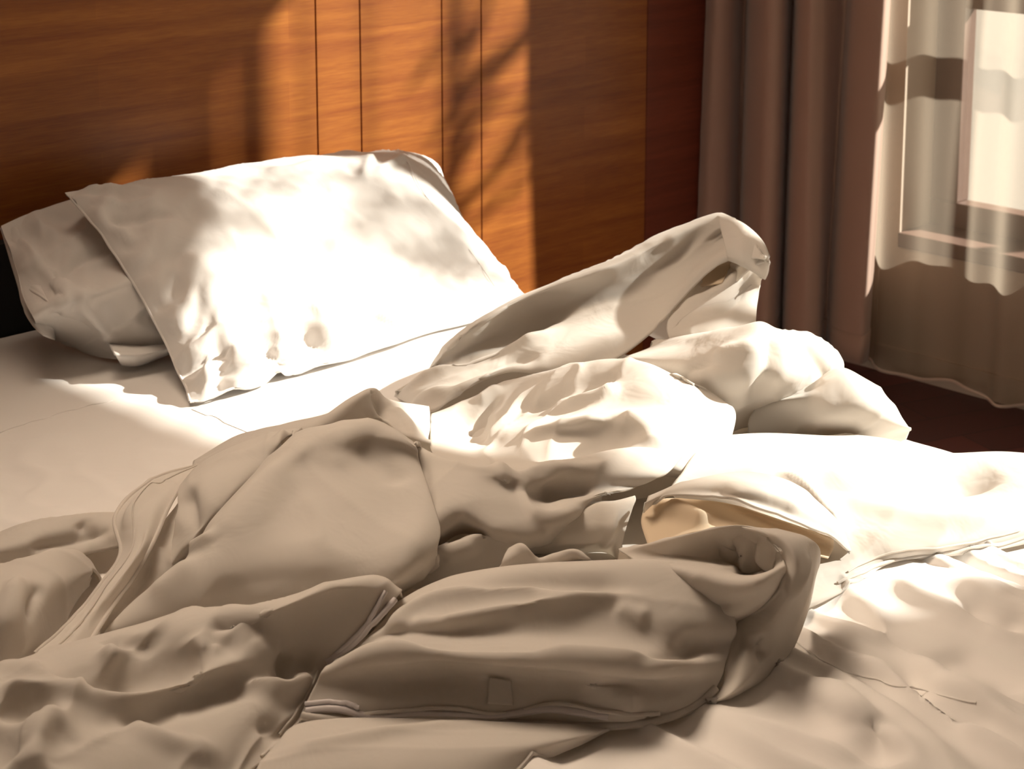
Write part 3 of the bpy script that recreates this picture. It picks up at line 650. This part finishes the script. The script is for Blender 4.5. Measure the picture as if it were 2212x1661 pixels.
# twisted middle folds
P.append(loft([
 [(860, 1280, 2), (960, 1270, 2), (1050, 1245, 3), (1110, 1200, 4), (1180, 1150, 5), (1240, 1120, 5)],
 [(870, 1255, 3), (950, 1225, 4.5), (1040, 1190, 6), (1120, 1165, 6.5), (1200, 1135, 6.5), (1260, 1105, 6)],
 [(885, 1230, 4), (950, 1185, 7), (1020, 1160, 8), (1100, 1150, 8), (1180, 1140, 7), (1250, 1110, 6.5)]], 90, 50, back_run=.05,
 strokes=[([(945, 1180), (985, 1158), (1040, 1158), (1090, 1165)], .010, .008), ([(950, 1200), (1000, 1185), (1040, 1172)], .008, -.007)]))
P.append(loft([
 [(915, 1165, 8), (950, 1150, 8.5), (1000, 1124, 9.5), (1070, 1145, 9), (1150, 1155, 8), (1220, 1130, 8), (1280, 1095, 8), (1300, 1075, 8)],
 [(912, 1120, 10), (960, 1100, 11), (1030, 1085, 11.5), (1100, 1085, 11), (1140, 1105, 10), (1190, 1118, 9.5), (1250, 1090, 9.5), (1300, 1068, 9.5)],
 [(908, 1060, 11.5), (960, 1050, 12.3), (1030, 1045, 12.6), (1095, 1045, 12), (1128, 1065, 10.8), (1180, 1072, 9.4), (1240, 1060, 9.8), (1380, 1050, 9.5)],
 [(905, 1010, 12.3), (960, 1015, 13), (1030, 1022, 13.3), (1090, 1028, 13), (1135, 1035, 12.2), (1190, 1030, 12), (1260, 1015, 12), (1440, 1020, 11)],
 [(900, 962, 13), (960, 988, 13.5), (1030, 1005, 13.8), (1085, 1004, 13.8), (1120, 1018, 12.8), (1165, 1003, 13.2), (1240, 990, 13), (1340, 970, 12.5), (1480, 975, 11)]],
 150, 90, tuck=.03, back_run=.05,
 strokes=[([(902, 980), (915, 1060), (930, 1130)], .010, -.008), ([(1140, 1035), (1128, 1070), (1145, 1105), (1200, 1120), (1270, 1090)], .008, .007), ([(1075, 1008), (1085, 1030), (1100, 1050)], .008, .006), ([(1165, 1070), (1220, 1062), (1290, 1055)], .009, -.008), ([(1170, 1008), (1250, 1012), (1330, 1000)], .010, .005)],
 wr=[dict(amp=.002, scale=12, seed=61, ang=.2, stretch=3)]))
# heaps at the left
P.append(loft([[(-80, 1240, 2), (60, 1225, 3), (150, 1205, 3), (270, 1180, 3)], [(-80, 1205, 5), (60, 1170, 6), (150, 1160, 5), (265, 1140, 5)], [(-80, 1185, 3), (40, 1135, 6), (130, 1123, 6), (200, 1115, 6), (262, 1113, 5)]], 80, 40,
 strokes=[([(60, 1190), (130, 1165), (180, 1155), (250, 1145)], .010, -.012), ([(170, 1125), (180, 1140), (170, 1155)], .008, -.008)], wr=[dict(amp=.003, scale=14, seed=71)]))
P.append(loft([[(-80, 1475, 2), (0, 1455, 2), (60, 1420, 2), (100, 1385, 2), (150, 1310, 2), (195, 1240, 3)], [(-80, 1400, 4), (0, 1390, 5), (55, 1370, 5), (100, 1330, 4.5), (145, 1285, 4), (196, 1238, 3.5)],
 [(-80, 1310, 7), (0, 1300, 8), (60, 1280, 8), (110, 1260, 7), (150, 1245, 5.5), (197, 1236, 4)], [(-80, 1230, 7), (0, 1228, 8), (60, 1210, 8), (120, 1195, 7), (165, 1195, 6), (198, 1232, 4)]], 90, 60, tuck=.01,
 strokes=[([(90, 1260), (70, 1300), (60, 1340)], .010, -.010), ([(40, 1250), (20, 1330), (0, 1400)], .012, .010)], wr=[dict(amp=.004, scale=13, seed=73, ang=1.8)]))
P.append(loft([[(215, 1375, 1), (300, 1340, 2), (360, 1260, 3), (420, 1190, 4)], [(230, 1330, 3), (290, 1270, 4), (340, 1200, 5), (400, 1160, 6)], [(280, 1230, 4), (320, 1180, 5), (350, 1130, 6), (385, 1090, 7)]], 60, 40, strokes=[([(270, 1310), (320, 1250), (340, 1200)], .008, -.010), ([(330, 1190), (350, 1230), (340, 1260)], .010, .010)], wr=[dict(amp=.003, scale=14, seed=75)]))
# foreground heap at the left
J = loft([
 [(-120, 1820, 3), (60, 1800, 3), (200, 1790, 3), (330, 1760, 2), (440, 1720, 1.5), (530, 1668, 1), (590, 1622, 1)],
 [(-120, 1660, 6), (60, 1650, 7), (200, 1640, 6), (340, 1620, 5), (470, 1600, 4), (570, 1585, 2), (640, 1565, 1)],
 [(-120, 1560, 8), (60, 1550, 9), (200, 1545, 7), (340, 1540, 6), (480, 1515, 5), (600, 1500, 4), (675, 1500, 2)],
 [(-120, 1500, 9), (60, 1470, 9), (200, 1470, 8), (340, 1460, 7), (480, 1440, 7), (620, 1430, 5), (705, 1440, 4)],
 [(-120, 1480, 8), (60, 1430, 8), (200, 1400, 9), (340, 1380, 9), (490, 1375, 9), (640, 1360, 8), (770, 1385, 6)],
 [(-120, 1470, 6), (50, 1425, 6), (150, 1395, 8), (280, 1360, 9), (420, 1325, 10), (570, 1318, 11), (700, 1275, 12), (800, 1262, 11), (862, 1285, 9)]],
 170, 120,
 strokes=[([(0, 1440), (80, 1470), (180, 1500), (270, 1520), (330, 1515), (450, 1460), (600, 1415)], .015, .011), ([(120, 1450), (250, 1470), (380, 1450), (450, 1430)], .020, -.014), ([(0, 1490), (130, 1492), (220, 1500)], .010, .010), ([(0, 1520), (100, 1520), (130, 1500)], .016, -.012),
          ([(200, 1555), (300, 1550), (400, 1510), (520, 1470), (600, 1450)], .016, -.014), ([(70, 1680), (78, 1590), (130, 1515)], .018, .010), ([(130, 1660), (135, 1600), (170, 1570)], .020, -.007), ([(520, 1475), (560, 1490), (640, 1480), (690, 1450)], .010, .012),
          ([(450, 1340), (520, 1342), (600, 1335)], .012, -.012), ([(440, 1378), (490, 1388), (530, 1386)], .015, -.008), ([(410, 1365), (430, 1400), (490, 1412)], .014, .006), ([(230, 1375), (300, 1385), (330, 1370)], .010, -.010), ([(230, 1400), (240, 1420), (260, 1440)], .010, .012),
          ([(590, 1415), (640, 1430), (690, 1440)], .008, -.008), ([(540, 1380), (570, 1410), (600, 1418)], .010, .004), ([(620, 1420), (610, 1450), (620, 1470)], .008, -.012), ([(230, 1560), (350, 1600), (500, 1640)], .012, .008), ([(560, 1575), (600, 1580), (620, 1600)], .01, -.006), ([(-60, 1590), (0, 1610), (30, 1660)], .028, -.010), ([(0, 1525), (70, 1530), (110, 1515)], .016, -.010), ([(300, 1400), (380, 1425), (470, 1425)], .03, -.008)],
 wr=[dict(amp=.004, scale=13, seed=81, ang=.4, stretch=2)])
P.append(J)
# front ridges in the middle
K = loft([
 [(640, 1560, 1), (780, 1562, 1), (950, 1562, 1), (1150, 1568, 1), (1320, 1570, 1), (1450, 1552, 1), (1530, 1515, 1)],
 [(655, 1530, 2), (790, 1520, 3), (950, 1520, 3), (1150, 1530, 3), (1320, 1535, 3), (1450, 1520, 2.5), (1545, 1490, 2)],
 [(680, 1480, 4), (800, 1465, 5), (960, 1460, 5), (1150, 1465, 5.5), (1330, 1475, 5), (1460, 1475, 4), (1560, 1460, 3)],
 [(700, 1445, 5.5), (820, 1408, 8), (980, 1412, 8), (1150, 1418, 8.5), (1340, 1435, 8), (1470, 1440, 6), (1568, 1430, 4)],
 [(740, 1415, 5), (840, 1380, 6.5), (980, 1375, 7), (1150, 1375, 7.5), (1330, 1385, 7.5), (1470, 1395, 6.5), (1580, 1390, 5)],
 [(800, 1370, 6), (880, 1335, 8), (1000, 1322, 9), (1150, 1305, 10), (1320, 1300, 10), (1480, 1330, 9), (1590, 1350, 7)],
 [(850, 1310, 6), (920, 1275, 8), (1020, 1248, 10), (1150, 1232, 11.5), (1300, 1225, 12), (1420, 1225, 12), (1560, 1250, 11)]],
 170, 120,
 strokes=[([(710, 1440), (820, 1408), (1000, 1412), (1130, 1420), (1220, 1414), (1350, 1435), (1540, 1442)], .010, .012), ([(800, 1395), (870, 1330), (950, 1290), (1080, 1278), (1200, 1282), (1260, 1292)], .009, .009), ([(890, 1350), (1000, 1332), (1150, 1303), (1300, 1292), (1420, 1290)], .009, .010),
          ([(910, 1330), (1000, 1308), (1120, 1290), (1200, 1290)], .014, -.006), ([(1000, 1262), (1150, 1255), (1300, 1262), (1380, 1285)], .016, -.008), ([(1370, 1430), (1440, 1410), (1550, 1385)], .010, -.010), ([(880, 1395), (1050, 1380), (1250, 1385)], .025, -.008), ([(1330, 1310), (1370, 1330), (1410, 1345)], .012, .008), ([(1250, 1460), (1330, 1500), (1400, 1530)], .014, .008)],
 wr=[dict(amp=.002, scale=10, seed=91, ang=.8 - 1.57, stretch=4)])
P.append(K)
# small lips between the ridges and the hollow
P.append(loft([[(1060, 1250, 6), (1130, 1235, 8), (1250, 1225, 9), (1350, 1240, 9)], [(1085, 1215, 9), (1130, 1200, 10), (1180, 1215, 9.5), (1250, 1205, 11), (1330, 1235, 10)], [(1100, 1190, 9), (1128, 1180, 11), (1160, 1210, 9.5), (1200, 1200, 10.5), (1245, 1192, 12), (1290, 1222, 11), (1370, 1240, 10)]], 80, 30, back_run=.04))
# roll with its dark open end
P.append(loft([
 [(1390, 1265, 6), (1440, 1300, 6), (1500, 1335, 6), (1570, 1348, 6), (1640, 1325, 7), (1685, 1290, 9)],
 [(1385, 1245, 8), (1450, 1270, 9), (1520, 1300, 9), (1590, 1310, 10), (1650, 1290, 11), (1693, 1250, 11)],
 [(1375, 1225, 9), (1450, 1222, 12), (1530, 1235, 13), (1600, 1250, 13.5), (1650, 1245, 14), (1697, 1225, 13)],
 [(1380, 1218, 8), (1450, 1205, 9), (1530, 1210, 9), (1590, 1215, 8), (1630, 1225, 8), (1690, 1205, 13)],
 [(1340, 1190, 8), (1430, 1170, 11), (1520, 1150, 13), (1600, 1137, 15), (1650, 1152, 15), (1685, 1190, 14)]], 110, 80, tuck=.02, back_run=.05,
 strokes=[([(1610, 1165), (1612, 1210), (1605, 1245)], .008, -.014), ([(1570, 1170), (1590, 1200), (1600, 1235)], .008, .008), ([(1540, 1310), (1610, 1305), (1670, 1270)], .006, -.008), ([(1650, 1160), (1660, 1200), (1640, 1240)], .008, -.010), ([(1420, 1180), (1500, 1185), (1570, 1180)], .012, .006)],
 wr=[dict(amp=.002, scale=14, seed=95)]))
P.append(loft([
 [(1500, 1530, 1), (1555, 1490, 2), (1570, 1430, 4), (1590, 1352, 6), (1612, 1330, 7), (1668, 1292, 9.5), (1688, 1250, 11.5), (1685, 1205, 13), (1650, 1150, 15.5), (1600, 1135, 15)],
 [(1530, 1525, 1), (1570, 1505, 2), (1610, 1470, 3), (1645, 1400, 5), (1675, 1350, 7), (1712, 1300, 9), (1733, 1255, 11), (1730, 1205, 13.5), (1700, 1160, 15), (1640, 1138, 15)],
 [(1550, 1525, .5), (1590, 1505, 1), (1650, 1470, 1), (1690, 1430, 1.5), (1720, 1385, 2), (1750, 1310, 3), (1762, 1250, 6), (1772, 1190, 10), (1745, 1162, 12), (1690, 1145, 12)]], 110, 50, back=False,
 strokes=[([(1640, 1370), (1650, 1400), (1655, 1430)], .010, -.010), ([(1710, 1290), (1740, 1240), (1745, 1190)], .006, .005), ([(1600, 1360), (1585, 1430), (1565, 1490)], .006, -.006)], wr=[dict(amp=.002, scale=12, seed=97)]))
# flaps of the open side
P.append(loft([
 [(1390, 1110, 8), (1440, 1072, 11), (1560, 1078, 11), (1640, 1105, 10), (1740, 1140, 8), (1800, 1160, 6), (1835, 1192, 3)],
 [(1395, 1085, 10), (1470, 1052, 12), (1590, 1045, 12.5), (1680, 1070, 11), (1760, 1105, 9), (1810, 1145, 6), (1837, 1190, 3)],
 [(1400, 1070, 10), (1480, 1040, 12), (1600, 1018, 12), (1700, 1035, 10), (1765, 1080, 8), (1815, 1130, 5), (1840, 1187, 2)]], 100, 40, back=False, tuck=.0,
 strokes=[([(1440, 1075), (1560, 1080), (1650, 1108), (1800, 1160)], .005, .006), ([(1560, 1065), (1650, 1070), (1750, 1110)], .010, .006)], wr=[dict(amp=.002, scale=14, seed=99)]))
P.append(loft([[(1140, 1184, 4), (1240, 1182, 4), (1310, 1180, 4), (1340, 1206, 3)], [(1180, 1155, 6), (1250, 1145, 7), (1310, 1145, 7), (1350, 1150, 6)], [(1210, 1130, 8), (1280, 1095, 9), (1330, 1090, 9), (1372, 1080, 9)]], 60, 40, tuck=.015,
 strokes=[([(1300, 1180), (1320, 1150), (1330, 1110)], .006, .006), ([(1190, 1165), (1260, 1160), (1310, 1165)], .010, .006)]))
# layer below the front hem
P.append(loft([[(500, 1760, .6), (800, 1760, .6), (1000, 1730, .6), (1150, 1655, .6), (1250, 1610, .6), (1335, 1570, .6)], [(560, 1650, 2.5), (800, 1630, 3), (1000, 1625, 3), (1150, 1610, 2.4), (1290, 1585, 1.6)], [(590, 1610, 1), (660, 1560, 2), (900, 1552, 2), (1200, 1562, 2), (1330, 1566, 1)]], 90, 50, back=False,
 strokes=[([(600, 1625), (750, 1600), (900, 1575), (1060, 1560)], .010, .006)], wr=[dict(amp=.002, scale=9, seed=103, ang=-.6, stretch=4)]))
cloth_obj('duvet_cover', P, M_DUVET, dv, thick=0.003)
# cream lining inside the open side
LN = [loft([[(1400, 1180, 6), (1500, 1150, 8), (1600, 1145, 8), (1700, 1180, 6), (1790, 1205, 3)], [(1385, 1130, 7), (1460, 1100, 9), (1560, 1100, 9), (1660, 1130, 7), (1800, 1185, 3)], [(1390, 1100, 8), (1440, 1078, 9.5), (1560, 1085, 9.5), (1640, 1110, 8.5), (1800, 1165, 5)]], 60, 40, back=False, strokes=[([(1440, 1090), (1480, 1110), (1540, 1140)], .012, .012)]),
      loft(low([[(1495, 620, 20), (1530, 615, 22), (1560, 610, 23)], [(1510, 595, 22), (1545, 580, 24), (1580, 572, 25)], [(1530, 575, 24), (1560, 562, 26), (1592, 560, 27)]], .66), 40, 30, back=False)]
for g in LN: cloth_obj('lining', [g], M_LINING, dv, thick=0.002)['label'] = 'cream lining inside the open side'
# folded hem strip at the left
HS = loft([
 [(75, 1412, 2.5), (150, 1345, 3.5), (215, 1265, 4.5), (262, 1195, 6), (250, 1112, 7.5), (330, 1035, 7), (430, 1003, 5)],
 [(130, 1408, 4), (190, 1333, 5), (250, 1255, 6.5), (300, 1180, 8), (320, 1100, 9.5), (365, 1045, 8), (435, 1002, 5.5)],
 [(195, 1385, 3.5), (250, 1300, 4.5), (292, 1240, 5.5), (332, 1170, 7.5), (367, 1090, 8.5), (400, 1040, 7), (440, 1005, 5)]], 130, 40, back=False,
 strokes=[([(120, 1400), (200, 1310), (280, 1210), (330, 1100)], .004, -.004), ([(270, 1150), (300, 1090), (350, 1040)], .010, .008)], wr=[dict(amp=.0015, scale=22, seed=111, ang=.8)])
cloth_obj('side_hem', [HS, tube_grid(HS[0][::4], .0028, 130, 8), tube_grid(HS[-1][::4], .0028, 130, 8), tube_grid(HS[14][::4] + UP * .001, .0012, 130, 6)], M_DUVET, dv, thick=0)
hem = [lay(K, [(650, 1548), (780, 1556), (950, 1550), (1150, 1562), (1330, 1566), (1450, 1548), (1535, 1508), (1560, 1470)], .0045),
       lay(K, [(790, 1540), (950, 1530), (1090, 1540), (1200, 1522), (1330, 1540), (1440, 1540)], .0024)]
cloth_obj('piping', hem, M_DUVET, dv, thick=0)
zt = [lay(K, [(660, 1535), (740, 1530), (790, 1548), (950, 1541), (1080, 1546), (1180, 1530), (1330, 1548)], .0042, .001), lay(K, [(660, 1522), (740, 1518), (780, 1532)], .003, .001)]
cloth_obj('zip_tape', zt, M_TAPE, dv, thick=0)['label'] = 'greyish zip tape along the front hem'
zt = [lay(J, [(855, 1300), (800, 1350), (760, 1395), (705, 1440)], .0035, .0015), lay(J, [(830, 1280), (790, 1350), (740, 1400), (700, 1435)], .0028, .0015)]
cloth_obj('zip_tape', zt, M_TAPE, dv, thick=0)
cloth_obj('piping', [lay(J, [(700, 1450), (670, 1520), (620, 1590), (560, 1640)], .002), lay(J, [(685, 1450), (650, 1520), (600, 1590)], .0014)], M_DUVET, dv, thick=0)
cloth_obj('piping', [lay(BAG, [(1450, 715), (1500, 672), (1570, 650), (1625, 610)], .002), lay(BAG, [(1455, 690), (1510, 655), (1570, 625), (1600, 600)], .0016)], M_DUVET, dv, thick=0)
cloth_obj('piping', [lay(TAIL, [(1810, 1262), (1860, 1240), (1925, 1210), (2060, 1190), (2150, 1178), (2230, 1155)], .0022), lay(TAIL, [(1830, 1235), (1925, 1195), (2060, 1178), (2212, 1145)], .0012)], M_DUVET, dv, thick=0)
def patch_on(G, quad, lift, n=14):
    u, v = proj(G.reshape(-1, 3)); flat = G.reshape(-1, 3); N = facing(G, grid_normals(G)).reshape(-1, 3); dep = (flat - CAM) @ FW
    a, b, c, d = [(lambda i: flat[i] + N[i] * lift)(pick(u, v, dep, *q)) for q in quad]
    s_, t_ = np.meshgrid(np.linspace(0, 1, n), np.linspace(0, 1, n)); s_, t_ = s_[..., None], t_[..., None]
    return a * (1 - s_) * (1 - t_) + b * s_ * (1 - t_) + c * s_ * t_ + d * (1 - s_) * t_
cloth_obj('care_tag', [patch_on(K, [(1055, 1520), (1110, 1522), (1108, 1468), (1060, 1462)], .003)], M_DUVET, dv, thick=0.0015)
